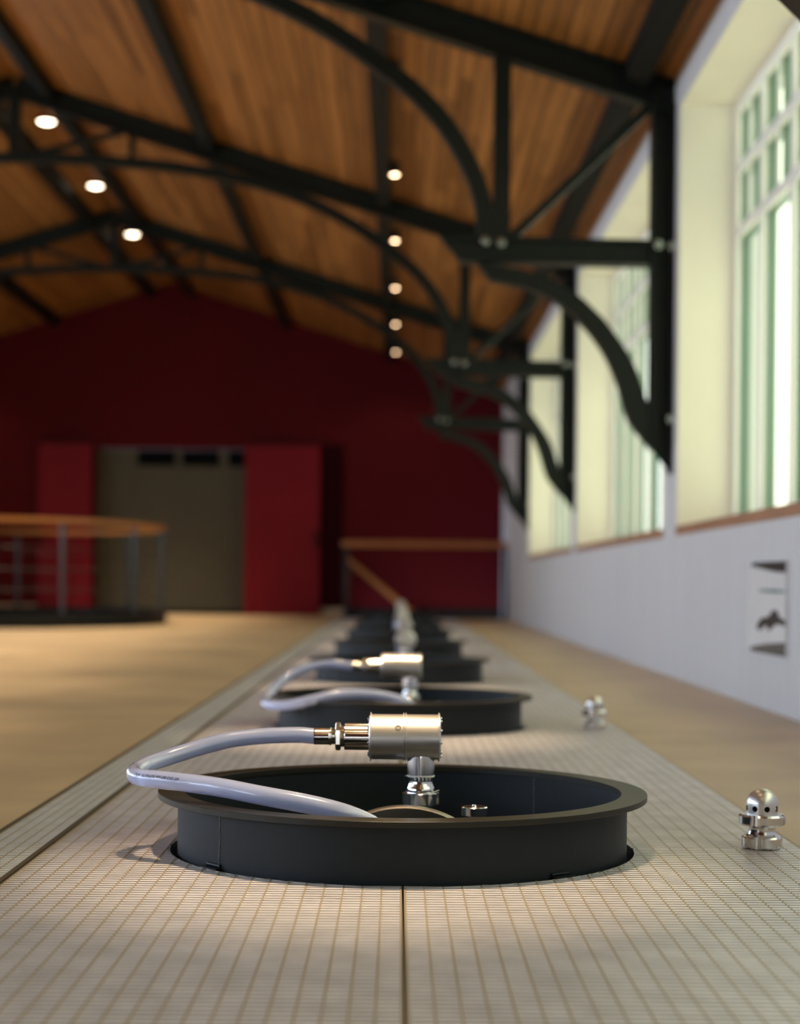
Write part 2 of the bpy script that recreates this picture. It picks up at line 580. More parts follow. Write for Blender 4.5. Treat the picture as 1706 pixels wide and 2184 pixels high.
# windows: white joinery inside, green outside, two rows of small lights over tall casements
def make_window():
    L = BAYS[0][1] - BAYS[0][0]
    root = bpy.data.objects.new('window_1', None)
    C.objects.link(root)
    tag(root, kind='structure')
    N = 7
    u = L / N
    rows = [SILL_Z1, 2.098, 2.395, HEAD_Z]
    fr, gn, gl = MB(), MB(), MB()
    x0, x1 = 0.262, 0.279           # white joinery, measured out from the wall face
    g0, g1 = 0.286, 0.328           # green outer joinery
    # head, sill and jamb members
    for (mb, a, c, w) in ((fr, x0, x1, 0.055), (gn, g0, g1, 0.058)):
        mb.box(a, c, 0, w, SILL_Z1, HEAD_Z)
        mb.box(a, c, L - w, L, SILL_Z1, HEAD_Z)
        mb.box(a, c, w, L - w, SILL_Z1, SILL_Z1 + w)
        mb.box(a, c, w, L - w, HEAD_Z - w, HEAD_Z)
        for z in rows[1:3]:
            mb.box(a, c, w, L - w, z - w * 0.45, z + w * 0.45)
        for i in range(1, N):
            y = i * u
            mb.box(a, c, y - w * 0.6, y + w * 0.6, SILL_Z1 + w, HEAD_Z - w)
        for i in range(N):
            y = (i + 0.5) * u
            mb.box(a + 0.006, c - 0.004, y - w * 0.3, y + w * 0.3, rows[1], HEAD_Z - w)
    fr.obj('window_frame', 'window_white', root, smooth=False)
    gn.obj('outer_frame', 'window_green', root, smooth=False)
    gl.box(x1, x1 + 0.006, 0.03, L - 0.03, SILL_Z1 + 0.03, HEAD_Z - 0.03)
    gl.obj('window_pane', 'glass', root, smooth=False)
    s = MB()
    s.box(-0.006, 0.262, 0.003, L - 0.003, SILL_Z0, SILL_Z1)
    s.obj('window_sill', 'sill', root, smooth=False, bevel=0.003)
    rv = MB()       # plastered lining of the reveal
    t = 0.004
    rv.box(0.001, 0.262, 0, t, SILL_Z1, HEAD_Z)
    rv.box(0.001, 0.262, L - t, L, SILL_Z1, HEAD_Z)
    rv.box(0.001, 0.262, t, L - t, HEAD_Z - t, HEAD_Z)
    rv.obj('window_reveal', 'cream', root, smooth=False)
    return root


win = make_window()
order = [1, 2, 3, 0, 4]
n_win = 1
for i in order:
    y0, y1 = BAYS[i]
    w = win if n_win == 1 else dup(win)
    w.location = (XW, y0, 0)
    w.name = 'window_%d' % n_win
    n_win += 1
for i in order:
    y0, y1 = BAYS[i]
    w = dup(win)
    w.location = (XL, y1, 0)
    w.rotation_euler = (0, 0, pi)
    w.name = 'window_%d' % n_win
    n_win += 1

# the wide opening: olive grey shutter, dark vent lights, two red sliding panels
d1 = MB()
d1.box(OX0 + 0.002, OX1 - 0.002, YW + 0.30, YW + 0.36, 0.0, OZ - 0.005)
door1 = struct(d1.obj('door_1', 'grey_door', smooth=False))
for a, c in ((-3.345, -2.865), (-2.770, -2.305), (-2.185, -1.935)):
    v = MB()
    v.box(a, c, YW + 0.285, YW + 0.30, OZ - 0.215, OZ - 0.01)
    for k in range(7):
        z = OZ - 0.012 - 0.029 * k
        v.quad_strip([[(a, YW + 0.262, z - 0.024), (a, YW + 0.267, z - 0.024), (a, YW + 0.285, z), (a, YW + 0.280, z)], [(c, YW + 0.262, z - 0.024), (c, YW + 0.267, z - 0.024), (c, YW + 0.285, z), (c, YW + 0.280, z)]])
    v.obj('vent_louvre', 'black', door1, smooth=False)
k = MB(); k.box(OX0 + 0.002, OX1 - 0.002, YW + 0.285, YW + 0.30, 0.0, 0.05); k.obj('bottom_rail', 'black', door1, smooth=False)
for nm, a, c, hx in (('door_2', -1.935, -0.985, -1.03), ('door_3', -4.545, -3.870, -4.50)):
    d2 = MB(); d2.box(a, c, YW - 0.10, YW - 0.055, 0.012, 2.15)
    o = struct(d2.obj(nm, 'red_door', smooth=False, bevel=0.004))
    h = MB(); h.box(hx - 0.018, hx + 0.018, YW - 0.135, YW - 0.10, 0.86, 1.06); h.obj('door_handle', 'black', o, bevel=0.004)
    h = MB(); h.box(a + 0.05, c - 0.05, YW - 0.085, YW - 0.07, 2.15, 2.165); h.obj('hanger_rail', 'black', o)

# ================================================================== ROOF STEEL
ARCH = [(-2.89, 3.588), (-2.50, 3.583), (-2.116, 3.562), (-1.75, 3.532), (-1.408, 3.482), (-1.05, 3.405), (-0.70, 3.285), (-0.344, 3.105), (-0.024, 2.881), (0.091, 2.785), (0.206, 2.662), (0.299, 2.518), (0.369, 2.37), (0.404, 2.233), (0.413, 2.10)]
ARC_UP = [(0.372, 1.985), (0.50, 1.968), (0.62, 1.945), (0.78, 1.883), (0.94, 1.765), (1.061, 1.614), (1.134, 1.495), (1.183, 1.36), (1.217, 1.25)]
ARC_LO = [(0.436, 1.900), (0.58, 1.873), (0.74, 1.811), (0.877, 1.70), (0.982, 1.566), (1.047, 1.431), (1.088, 1.295), (1.113, 1.224)]


def make_truss():
    root = thing('roof_truss', '', 'roof truss', (0, 0, 0))
    mir = lambda p, s: p if s > 0 else (2 * XR - p[0], p[1])
    for s in (1, -1):
        f = lambda p: mir(p, s)
        r = MB()
        z_off = 0.085
        r.ibeam(f((XR, ceil_z(XR) - z_off - 0.005)), f((XW - 0.002, ceil_z(XW) - z_off - 0.005)), 0.145, 0.05)
        r.obj('rafter', 'steel_paint', root, smooth=False)
        c = MB()
        c.prism([f(p) for p in [(1.210, 2.80), (1.228, 2.80), (1.228, 1.09), (1.210, 1.105)]], -0.06, 0.06)
        c.prism([f(p) for p in [(1.306, 2.76), (1.3195, 2.76), (1.3195, 0.975), (1.306, 0.99)]], -0.06, 0.06)
        c.prism([f(p) for p in [(1.228, 2.78), (1.306, 2.78), (1.306, 0.99), (1.228, 1.09)]], -0.012, 0.012)
        c.obj('column', 'steel_paint', root, smooth=False)
        bm_ = MB()
        bm_.prism([f(p) for p in [(0.187, 2.113), (0.200, 2.098), (1.2095, 2.083), (1.2095, 2.098)]], -0.06, 0.06)
        bm_.prism([f(p) for p in [(0.200, 2.098), (0.282, 2.003), (1.2095, 1.992), (1.2095, 2.083)]], -0.03, 0.03)
        bm_.prism([f(p) for p in [(0.282, 2.003), (0.292, 1.990), (1.2095, 1.979), (1.2095, 1.992)]], -0.06, 0.06)
        bm_.obj('bracket_beam', 'steel_paint', root, smooth=False)
        ab = MB()
        up = [(p.x, p.y) for p in spline([(x, z, 0) for x, z in ARC_UP], 3)]
        lo = [(p.x, p.y) for p in spline([(x, z, 0) for x, z in ARC_LO], 3)]
        nn = min(len(up), len(lo))
        upr = [up[round(i * (len(up) - 1) / (nn - 1))] for i in range(nn)]
        lor = [lo[round(i * (len(lo) - 1) / (nn - 1))] for i in range(nn)]
        ab.quad_strip([[(f(u_)[0], -0.045, f(u_)[1]), (f(u_)[0], 0.045, f(u_)[1]), (f(l_)[0], 0.045, f(l_)[1]), (f(l_)[0], -0.045, f(l_)[1])] for u_, l_ in zip(upr, lor)])
        ab.prism([f(p) for p in [(1.113, 1.224), (1.150, 1.33), (1.2095, 1.29), (1.2095, 1.105)]], -0.045, 0.045)
        ab.obj('curved_bracket', 'steel_paint', root, angle=30)
        ar = MB()
        cpts = [(p.x, p.y) for p in spline([(x, z, 0) for x, z in ARCH], 3)]
        rings = []
        for i, (x, z) in enumerate(cpts):
            xa, za = cpts[max(i - 1, 0)]; xb, zb = cpts[min(i + 1, len(cpts) - 1)]
            L = math.hypot(xb - xa, zb - za); nx, nz = -(zb - za) / L, (xb - xa) / L
            wv = 0.036 + 0.006 * min(1.0, i / len(cpts))
            p, q = f((x + nx * wv, z + nz * wv)), f((x - nx * wv, z - nz * wv))
            rings.append([(p[0], -0.045, p[1]), (p[0], 0.045, p[1]), (q[0], 0.045, q[1]), (q[0], -0.045, q[1])])
        ar.quad_strip(rings)
        ar.obj('arched_chord', 'steel_paint', root, angle=30)
        p_ = MB(); p_.bar(f((0.487, 2.11)), f((0.487, ceil_z(0.487) - 0.16)), 0.082, -0.045, 0.045); p_.obj('post', 'steel_paint', root, smooth=False)
        p_ = MB(); p_.bar(f((0.535, 2.11)), f((1.195, 2.745)), 0.042, -0.025, 0.025); p_.obj('brace', 'steel_paint', root, smooth=False)
        p_ = MB(); p_.bar(f((-2.013, 3.58)), f((-2.013, ceil_z(-2.013) - 0.15)), 0.042, -0.035, 0.035); p_.obj('post', 'steel_paint', root, smooth=False)
        p_ = MB(); p_.bar(f((-2.80, 3.60)), f((-2.05, 3.80)), 0.042, -0.025, 0.025); p_.obj('brace', 'steel_paint', root, smooth=False)
        for (x, z, yy) in ((0.407, 2.085, -0.06), (0.483, 2.078, -0.06), (1.240, 2.075, -0.06), (1.309, 2.066, -0.06), (1.3095, 1.238, -0.06), (1.13, ceil_z(1.13) - 0.035, -0.05), (1.18, ceil_z(1.18) - 0.035, -0.05), (-0.155, ceil_z(-0.155) - 0.035, -0.05), (-0.10, ceil_z(-0.1) - 0.035, -0.05)):
            bo = MB()
            X, Z = f((x, z))
            bo.lathe([(0, 0.022), (0.010, 0.021), (0.0145, 0.014), (0.016, 0.005), (0.022, 0.0045), (0.022, 0)], 12,
                     Matrix.Translation((X, yy, Z)) @ Matrix.Rotation(pi / 2, 4, 'X'))
            bo.obj('bolt', 'bolt', root)
    k = MB(); k.bar((XR, 3.60), (XR, 4.06), 0.08, -0.045, 0.045); k.obj('king_post', 'steel_paint', root, smooth=False)
    return root


TL = ['dark green steel truss overhead, only its curved bracket in the top right corner',
      'dark green steel roof truss over the tall window, largest bracket and column by the wall',
      'dark green steel roof truss between second and third window, its peak beside ridge lamps',
      'dark green steel roof truss closest to the red end wall, smallest bracket']
tr = make_truss()
for i, y in enumerate(TRUSS_Y):
    t_ = tr if i == 0 else dup(tr)
    t_.location = (0, y, 0)
    tag(t_, TL[i], group='steel trusses carrying the board ceiling')

PX = [(XR - 0.25, 'steel purlin just beyond the roof ridge, one of the pair flanking the ridge downlights'),
      (XR + 0.25, 'steel purlin on the near side of the ridge downlights'),
      (XR + 1.45, 'steel purlin halfway down the board ceiling, between ridge pair and spotlight purlin'),
      (-0.135, 'steel purlin carrying the row of small black spotlights'),
      (1.12, 'steel purlin lowest on the ceiling, next to the window wall'),
      (XR - 1.45, 'steel purlin on the ceiling slope beyond the ridge, above the oval railing')]
for x, lab in PX:
    b = MB()
    zc = ceil_z(x) - 0.004
    sl = -0.314 if x > XR else 0.314
    w = 0.05
    ys = [YF + 0.02] + sorted(TRUSS_Y + [TRUSS_Y[0] - BAY]) + [YW - 0.002]
    b.prism([(x - w, zc - w * sl), (x + w, zc + w * sl), (x + w, zc + w * sl - 0.10), (x - w, zc - w * sl - 0.10)], YF + 0.02, YW - 0.002)
    o = b.obj('purlin', 'purlin_shaded', smooth=False)
    tag(o, lab, 'roof beam', 'purlins running along the ceiling')

# ================================================================== LAMPS
LAMP_Y = [11.93 - 2.314 * k for k in range(6, 0, -1)] + [11.93 + 2.314 * k for k in range(5)]


def make_spotlight():
    root = thing('spotlight', '', 'spotlight', (0, 0, 0), group='black spotlights along the purlin')
    h = MB(); h.lathe([(0.0, 0.075), (0.033, 0.075), (0.034, 0.07), (0.034, -0.012), (0.030, -0.012), (0.029, 0.0), (0.0, 0.0)], 24)
    h.obj('lamp_housing', 'lamp_black', root)
    a = MB(); a.box(-0.05, -0.03, -0.012, 0.012, 0.01, 0.05); a.obj('mounting_arm', 'lamp_black', root, smooth=False)
    g = MB(); g.lathe([(0.0, -0.016), (0.014, -0.014), (0.024, -0.009), (0.029, -0.002), (0.0, -0.001)], 24)
    g.obj('lamp_face', 'lamp_glow', root)
    o, d = light('spotlight_beam', 'SPOT', (0, 0, -0.03), SPOT_W, WARM, root)
    d.spot_size = math.radians(140)
    d.spot_blend = 0.5
    d.shadow_soft_size = 0.03
    o, d = light('spotlight_core', 'SPOT', (0, 0, -0.03), SPOT_CORE_W, WARM, root)
    d.spot_size = math.radians(23)
    d.spot_blend = 1.0
    d.shadow_soft_size = 0.06
    return root


sp = make_spotlight()
first = True
for i, y in enumerate(LAMP_Y):
    o = sp if first else dup(sp)
    first = False
    o.location = (-0.043, y, 3.228)
    n_vis = i - 5
    if n_vis < 0:
        tag(o, 'black spotlight on the purlin above the near tank collars, out of view overhead')
    elif n_vis == 0:
        tag(o, 'dark spotlight tucked behind the curved chord of the largest truss')
    else:
        tag(o, 'lit black spotlight, %s one counting away from the largest truss' % ORD[n_vis - 1])
# unseen lamps added on the other slope to give the hall more light
for y in LAMP_Y[3:]:
    o = dup(sp)
    o.location = (2 * XR + 0.043, y, 3.228)
    tag(o, 'added fill spotlight on the far ceiling slope, out of view', group='added fill spotlights on the far slope')


def make_downlight():
    root = thing('ridge_downlight', '', 'ceiling light', group='downlights along the ridge')
    r = MB(); r.lathe([(0.066, -0.012), (0.082, -0.012), (0.084, -0.006), (0.084, 0.03), (0.066, 0.03)], 32); r.obj('trim_ring', 'lamp_black', root)
    f_ = MB(); f_.lathe([(0.0, -0.024), (0.04, -0.021), (0.066, -0.009), (0.066, 0.0), (0, 0.0)], 32); f_.obj('lamp_face', 'ridge_glow', root)
    o, d = light('downlight_beam', 'SPOT', (0, 0, -0.03), RIDGE_W, (1.0, 0.78, 0.54), root)
    d.spot_size = math.radians(56); d.spot_blend = 0.8; d.shadow_soft_size = 0.05
    return root


dl = make_downlight()
first = True
for k in range(-5, 4):
    y = 14.245 + 2.314 * k
    if k == 3:
        y = 20.9
    o = dl if first else dup(dl)
    first = False
    o.location = (XR, y, 4.172)
    if k < 0:
        tag(o, 'ridge downlight overhead nearer than the lit ones seen, out of view')
    else:
        tag(o, ['bright ridge downlight, largest of the row', 'bright ridge downlight between the two middle trusses, second of the row',
                'bright ridge downlight just under the far truss peak, third of the row', 'faint ridge downlight last before the red end wall'][k])

# ================================================================== FLOOR GRATINGS
BAR_T, BAR_H = 0.0122, 0.028


def boxes_mesh(name, boxes, mat, extra=None, n_bars=0):
    n_all = len(boxes)
    verts, faces = [], []
    for nb, (x0, x1, y0, y1, z0, z1) in enumerate(boxes):
        k = len(verts)
        tp = 0.0042 if nb < n_bars else 0.0      # surface bars are wedge-shaped, narrower below
        verts += [(x0, y0 + tp, z0), (x1, y0 + tp, z0), (x1, y1 - tp, z0), (x0, y1 - tp, z0), (x0, y0, z1), (x1, y0, z1), (x1, y1, z1), (x0, y1, z1)]
        faces += [(k, k + 3, k + 2, k + 1), (k + 4, k + 5, k + 6, k + 7), (k, k + 1, k + 5, k + 4), (k + 1, k + 2, k + 6, k + 5), (k + 2, k + 3, k + 7, k + 6), (k + 3, k, k + 4, k + 7)]
    if extra:
        k = len(verts)
        verts += extra[0]
        faces += [tuple(i + k for i in f) for f in extra[1]]
    me = bpy.data.meshes.new(name)
    me.from_pydata(verts, [], faces)
    me.materials.append(M[mat])
    me.materials.append(M['cross_rod'])
    for i in range(n_bars * 6, n_all * 6):
        me.polygons[i].material_index = 1
    me.update()
    return me


def cut(a0, a1, c, half):
    """the pieces of [a0,a1] outside (c-half, c+half)"""
    out = []
    if half <= 0 or c + half <= a0 or c - half >= a1:
        return [(a0, a1)]
    if c - half > a0 + 1e-4: out.append((a0, c - half))
    if c + half < a1 - 1e-4: out.append((c + half, a1))
    return out


def grating(name, w, l, hole, mat, px, py, border=True):
    """bars across x (pitch py along the run), cross bars along y (pitch px); hole = (cx, cy, R) in panel coordinates"""
    g = 0.002
    cx, cy, R = hole if hole else (0, 0, -1)
    B = []
    half = lambda d: math.sqrt(R * R - d * d) if R > 0 and abs(d) < R else -1
    ny = round((l - 2 * g) / py)
    p = (l - 2 * g - BAR_T) / ny
    for i in range(ny + 1):
        y = g + BAR_T / 2 + i * p
        for a, c in cut(g, w - g, cx, half(y - cy)):
            B.append((a, c, y - BAR_T / 2, y + BAR_T / 2, -0.014, 0.0))
    n_bars = len(B)
    nx = round((w - 2 * g) / px)
    q = (w - 2 * g - 0.002) / nx
    for i in range(nx + 1):
        x = g + 0.001 + i * q
        edge = i in (0, nx)
        tt = 0.0016 if edge else 0.0011
        for a, c in cut(g, l - g, cy, half(x - cx)):
            B.append((x - tt, x + tt, a, c, -(BAR_H if edge else 0.010), 0.0003))
    extra = None
    if R > 0:
        V, F = [], []
        prev = None
        for i in range(361):
            a = 2 * pi * i / 360
            pts = [(cx + rr * math.cos(a), cy + rr * math.sin(a)) for rr in (R - 0.0015, R + 0.0015)]
            if all(g <= x <= w - g and g <= y <= l - g for x, y in pts):
                k = len(V)
                V += [(*pts[0], -BAR_H), (*pts[0], 0.0), (*pts[1], 0.0), (*pts[1], -BAR_H)]
                if prev is not None:
                    for j in range(4):
                        F.append((prev + j, prev + (j + 1) % 4, k + (j + 1) % 4, k + j))
                prev = k
            else:
                prev = None
        extra = (V, F)
    return boxes_mesh(name, B, mat, extra, n_bars)


HOLE_R = 0.389
ROW = 2.4634 / 2
PITCH_X, PITCH_Y = 0.0281, 0.0184
wl_, wr_ = TANK_X - GX0, GX1 - TANK_X
gm = {}
for side, w, cx in (('left', wl_, wl_), ('right', wr_, 0.0)):
    gm[side, 'behind'] = grating('grating', w, ROW, (cx, 0.0, HOLE_R), 'galv', PITCH_X, PITCH_Y)     # hole at its near end
    gm[side, 'front'] = grating('grating', w, ROW, (cx, ROW, HOLE_R), 'galv', PITCH_X, PITCH_Y)      # hole at its far end
    gm[side, 'last'] = grating('grating', w, Y_END - TANK_Y[-1], (cx, 0.0, HOLE_R), 'galv', PITCH_X, PITCH_Y)
    gm[side, 'plain'] = grating('grating', w, ROW, None, 'galv', PITCH_X, PITCH_Y)
for side, gx in (('left', GX0), ('right', TANK_X)):
    rows = [('plain', TANK_Y[0] - 2 * ROW, 'steel floor grating %s of the joint, closest to the viewer' % side)]
    for i, ty in enumerate(TANK_Y):
        rows.append(('front', ty - ROW, 'steel floor grating %s of the joint, in front of the %s dark tank collar' % (side, ORD[i])))
        rows.append(('last' if i == 7 else 'behind', ty, 'steel floor grating %s of the joint, behind the %s dark tank collar' % (side, ORD[i])))
    for kind, y, lab in rows:
        o = bpy.data.objects.new('floor_grating', gm[side, kind])
        C.objects.link(o)
        o.location = (gx, y, 0)
        tag(o, lab, 'floor grating', 'steel gratings around the tank collars')
# drain strip beside the tiles
DL = 0.88
dm = grating('drain_grate', GX0 - 0.006 - DX0, DL, None, 'galv_cool', 0.0218, PITCH_Y)
y, i = 2.82 - DL, 0
while y < Y_END - 0.05:
    o = bpy.data.objects.new('drain_grate', dm)
    C.objects.link(o)
    o.location = (DX0, y, 0.001)
    tag(o, 'narrow steel drain grate between tan tiles and gratings' if i > 4 else 'narrow steel drain grate beside the tan tiles, %s from the viewer' % ORD[i], 'drain grate', 'drain grates along the tiles')
    y += DL
    i += 1
b = MB(); b.box(GX0 - 0.0062, GX0 - 0.0015, YF, Y_END, -0.04, 0.004); b.box(DX0 - 0.006, DX0, YF, Y_END, -0.04, 0.003)
struct(b.obj('trim_3', 'frame_dark', smooth=False))


# ================================================================== TANK COLLARS
RB, RO, RI = 0.375, 0.408, 0.365
RIM_Z = 0.0975


def make_collar():
    root = thing('tank_collar', '', 'tank collar', group='dark round tank collars standing through the gratings')
    s = MB()
    s.lathe([(RB, -0.62), (RB, RIM_Z - 0.009), (RB - 0.006, RIM_Z - 0.009), (RB - 0.006, -0.62)], 144)
    s.obj('collar_wall', 'tank', root, angle=30)
    f_ = MB()
    f_.lathe([(RI, RIM_Z - 0.0095), (RO - 0.0006, RIM_Z - 0.0095), (RO, RIM_Z - 0.009), (RO, RIM_Z - 0.0006), (RO - 0.0006, RIM_Z), (RI + 0.0006, RIM_Z), (RI, RIM_Z - 0.0006), (RI, RIM_Z - 0.0095)], 160)
    f_.obj('rim_flange', 'rim', root, angle=30)
    l_ = MB()          # dished tank top down inside
    l_.lathe([(RB - 0.006, -0.16)] + [(r, -0.03 - 0.13 * (r / RB) ** 2.2) for r in (0.32, 0.26, 0.2, 0.14, 0.08, 0.03)] + [(0, -0.03)], 96)
    l_.obj('tank_top', 'tank', root)
    nz = MB(); nz.lathe([(0.0205, 0.0688), (0.0205, -0.06)], 32, Matrix.Translation((0.0309, 0.0215, 0))); nz.obj('nozzle', 'chrome', root)
    p = MB()           # manway cover standing on edge in front of the nozzle
    pm = Matrix.Translation((0.003, -0.075, -0.0907)) @ Matrix.Rotation(math.radians(96), 4, 'X')
    p.lathe([(0, 0.008), (0.170, 0.008), (0.1725, 0.006), (0.1725, -0.006), (0.170, -0.008), (0, -0.008)], 96, pm)
    p.obj('manway_cover', 'plate', root, angle=30)
    bo = MB()
    bmx = Matrix.Translation((0.003, -0.0868, 0.0655)) @ Matrix.Rotation(math.radians(96), 4, 'X')
    bo.lathe([(0.0115, 0.0), (0.0115, 0.0022), (0.0075, 0.0024)], 24, bmx)
    bo.lathe([(0.0075, 0.0024), (0.0068, 0.0085), (0.0052, 0.0095), (0.0042, 0.0095), (0.0034, 0.0065), (0, 0.006)], 6, bmx)
    bo.obj('bolt', 'black', root, angle=20)
    kn = MB()
    km = Matrix.Translation((0.119, -0.044, 0))
    kn.lathe([(0.0, 0.0775), (0.003, 0.0775), (0.0035, 0.0755), (0.0040, 0.0745), (0.0205, 0.0745), (0.0222, 0.0730), (0.0222, 0.0605), (0.0205, 0.059), (0.009, 0.0588), (0.009, -0.06), (0, -0.06)], 40, km)
    kn.obj('round_knob', 'chrome', root, angle=30)
    # weld seam on the shell and two welded lugs near the grating
    for ang in (-2.422, 0.85):
        w_ = MB()
        rr = RB + 0.0004 if ang < 0 else RB - 0.0064
        for j in range(36):
            z = 0.0 + (RIM_Z - 0.012) * j / 35
            jx = random.uniform(-0.0012, 0.0012)
            q = Matrix.Rotation(ang, 4, 'Z') @ Matrix.Translation((rr, jx, z))
            w_.lathe([(0, 0.0018), (0.0008, 0.0008), (0.0008, -0.0008), (0, -0.0018)], 6, q)
        w_.obj('weld_seam', 'weld', root)
    for ang in (-2.28 - 0.18, -0.88):
        lg = MB()
        q = Matrix.Rotation(ang, 4, 'Z')
        a_ = MB()
        pts = [(RB - 0.001, -0.02), (RB + 0.012, -0.02), (RB + 0.012, 0.002), (RB - 0.001, 0.002)]
        lg.lathe([(r, z) for r, z in pts] + [pts[0]], 8, q, -0.055, 0.055)
        lg.tube([q @ Vector((RB * math.cos(a) + 0.001, RB * math.sin(a), 0.005)) for a in [-0.05 + 0.0125 * i for i in range(9)]], 0.0028, 8)
        lg.obj('welded_lug', 'tank', root, angle=30)
    return root


def slot_nut(mb, R, r_slot, z0, z1, ch, slots, hw, phase, rin, n=180):
    """round union nut with slots cut in its edge"""
    prof = []
    def rad(a, extra):
        for k in range(slots):
            d = (a - phase - 2 * pi * k / slots + pi) % (2 * pi) - pi
            if abs(d) < hw:
                return min(r_slot, R - extra)
        return R - extra
    rings = []
    for z, ex in ((z0, ch), (z0 + ch, 0), (z1 - ch, 0), (z1, ch)):
        rings.append([(rad(2 * pi * i / n, ex) * math.cos(2 * pi * i / n), rad(2 * pi * i / n, ex) * math.sin(2 * pi * i / n), z) for i in range(n)])
    mb.quad_strip(rings, True, True)
    return mb


def make_fitting():
    """pressure fitting: drum on a short pipe; origin on the pipe axis at floor level"""
    root = thing('pipe_fitting', '', 'pipe fitting', group='stainless pipe fittings on the tank collars')
    ZC, R = 0.1827, 0.0382
    ax = lambda x: Matrix.Translation((x, 0, ZC)) @ Matrix.Rotation(pi / 2, 4, 'Y')   # lathe axis along +x
    d = MB()
    d.lathe([(0, -0.0885), (R - 0.004, -0.0885), (R - 0.001, -0.0865), (R + 0.0030, -0.0862), (R + 0.0030, -0.0845), (R, -0.0840), (R, -0.0310), (R + 0.0028, -0.0304), (R + 0.0028, -0.0290), (R + 0.0002, -0.0285),
             (R + 0.0002, -0.0272), (R + 0.0028, -0.0267), (R + 0.0028, -0.0253), (R, -0.0248), (R, 0.0285), (R + 0.0030, 0.0292), (R + 0.0030, 0.0310), (R - 0.001, 0.0318), (R - 0.004, 0.0330), (0, 0.0330)], 96, ax(0))
    drum = d.obj('drum', 'satin', root, angle=28)
    for sgn, xx, cnt in ((-1, -0.0885, 8), (1, 0.0330, 10)):
        for k in range(cnt):
            a = 2 * pi * (k + 0.3) / cnt
            s_ = MB()
            s_.lathe([(0, 0.0026), (0.0022, 0.0022), (0.0030, 0.0004), (0.0030, 0)], 10,
                     Matrix.Translation((xx, 0.0318 * math.cos(a), ZC + 0.0318 * math.sin(a))) @ Matrix.Rotation(sgn * pi / 2, 4, 'Y'))
            s_.obj('cap_screw', 'chrome', root)
    mk = MB()          # small stamped circle on the drum face
    for rr in (0.0046,):
        aa = math.radians(28)
        mm = Matrix.Translation((-0.0392, 0, ZC)) @ Matrix.Rotation(-aa, 4, 'X') @ Matrix.Translation((0, -R - 0.0001, 0)) @ Matrix.Rotation(pi / 2, 4, 'X')
        mk.lathe([(0.0046, -0.0003), (0.0046, 0.0006), (0.0034, 0.0006), (0.0034, -0.0003)], 28, mm)
        mk.lathe([(0, 0.0005), (0.0010, 0.0005), (0.0010, -0.0003)], 12, mm)
    mk.obj('stamped_mark', 'frame_dark', drum)
    c = MB()
    c.lathe([(0.0222, -0.1300), (0.0228, -0.1290), (0.0228, -0.0885)], 64, ax(0))
    c.lathe([(0.0178, -0.1300), (0.0222, -0.1300)], 64, ax(0))
    c.obj('side_sleeve', 'brass', root, angle=30)
    h = MB()
    h.lathe([(0.0105, -0.1455), (0.0205, -0.1455), (0.0238, -0.1440), (0.0238, -0.1375), (0.0205, -0.1360), (0.0105, -0.1360)], 6, ax(0) @ Matrix.Rotation(math.radians(0), 4, 'Z'))
    h.obj('hex_nut', 'brass', root, angle=20)
    t_ = MB()
    prof = []
    x = -0.1365
    while x < -0.1295:
        prof += [(0.0188, x), (0.0172, x + 0.0008)]
        x += 0.0016
    t_.lathe(prof, 48, ax(0))
    prof = []
    x = -0.1530
    while x < -0.1455:
        prof += [(0.0142, x), (0.0130, x + 0.0008)]
        x += 0.0016
    t_.lathe(prof, 48, ax(0))
    t_.obj('thread', 'brass', root)
    fe = MB()
    fe.lathe([(0.0125, -0.1815), (0.0140, -0.1815), (0.0142, -0.1808), (0.0142, -0.1560), (0.0151, -0.1550), (0.0151, -0.1530), (0.0142, -0.1520), (0.0120, -0.1505)], 48, ax(0))
    fe.obj('hose_ferrule', 'brass', root, angle=30)
    tp = MB()
    tp.tube([(0.0226 * math.cos(a), 0.0226 * math.sin(a), 0.1172 + 0.0006 * math.sin(3 * a)) for a in [2 * pi * i / 48 for i in range(49)]], 0.0011, 6)
    tp.tube([(-0.019, -0.0125, 0.1180), (-0.0235, -0.0135, 0.1186), (-0.0268, -0.0135, 0.1180)], [0.0010, 0.0008, 0.0003], 6)
    for k in range(5):
        a = -pi / 2 + (k - 2) * 0.32 + 0.1
        tp.tube([(0.0226 * math.cos(a), 0.0226 * math.sin(a), 0.1168), (0.0218 * math.cos(a + 0.08), 0.0218 * math.sin(a + 0.08), 0.1130), (0.0212 * math.cos(a + 0.02), 0.0212 * math.sin(a + 0.02), 0.1105)], [0.001, 0.0008, 0.0004], 6)
    tp.obj('thread_tape', 'tape', root)
    pp = MB()
    pp.lathe([(0.0226, 0.165), (0.0232, 0.150), (0.0232, 0.1195), (0.0222, 0.1178), (0.0200, 0.1160), (0.0198, 0.1085), (0.0202, 0.1050), (0.0216, 0.1005), (0.0232, 0.0965), (0.0236, 0.0940), (0.0236, 0.0915), (0.0230, 0.0905), (0.0230, 0.072)], 72)
    pp.obj('stem_pipe', 'chrome', root, angle=30)
    sl = MB()
    slot_nut(sl, 0.0310, 0.0265, 0.0690, 0.0895, 0.0012, 4, 0.20, math.radians(-20), 0.02)
    sl.obj('slotted_nut', 'chrome', root, angle=25)
    br = MB()
    br.quad_strip([[(0.0215, -0.014, 0.0905), (0.031, -0.012, 0.0935), (0.031, -0.007, 0.0935), (0.0215, -0.008, 0.0905)], [(0.0215, -0.014, 0.0915), (0.031, -0.012, 0.0945), (0.031, -0.007, 0.0945), (0.0215, -0.008, 0.0915)]])
    br.obj('tape_tag', 'tape', root)
    return root


F_, VX, VY, RL, HC = 3730.2, 847.14, 1239.62, 0.009, 0.4465


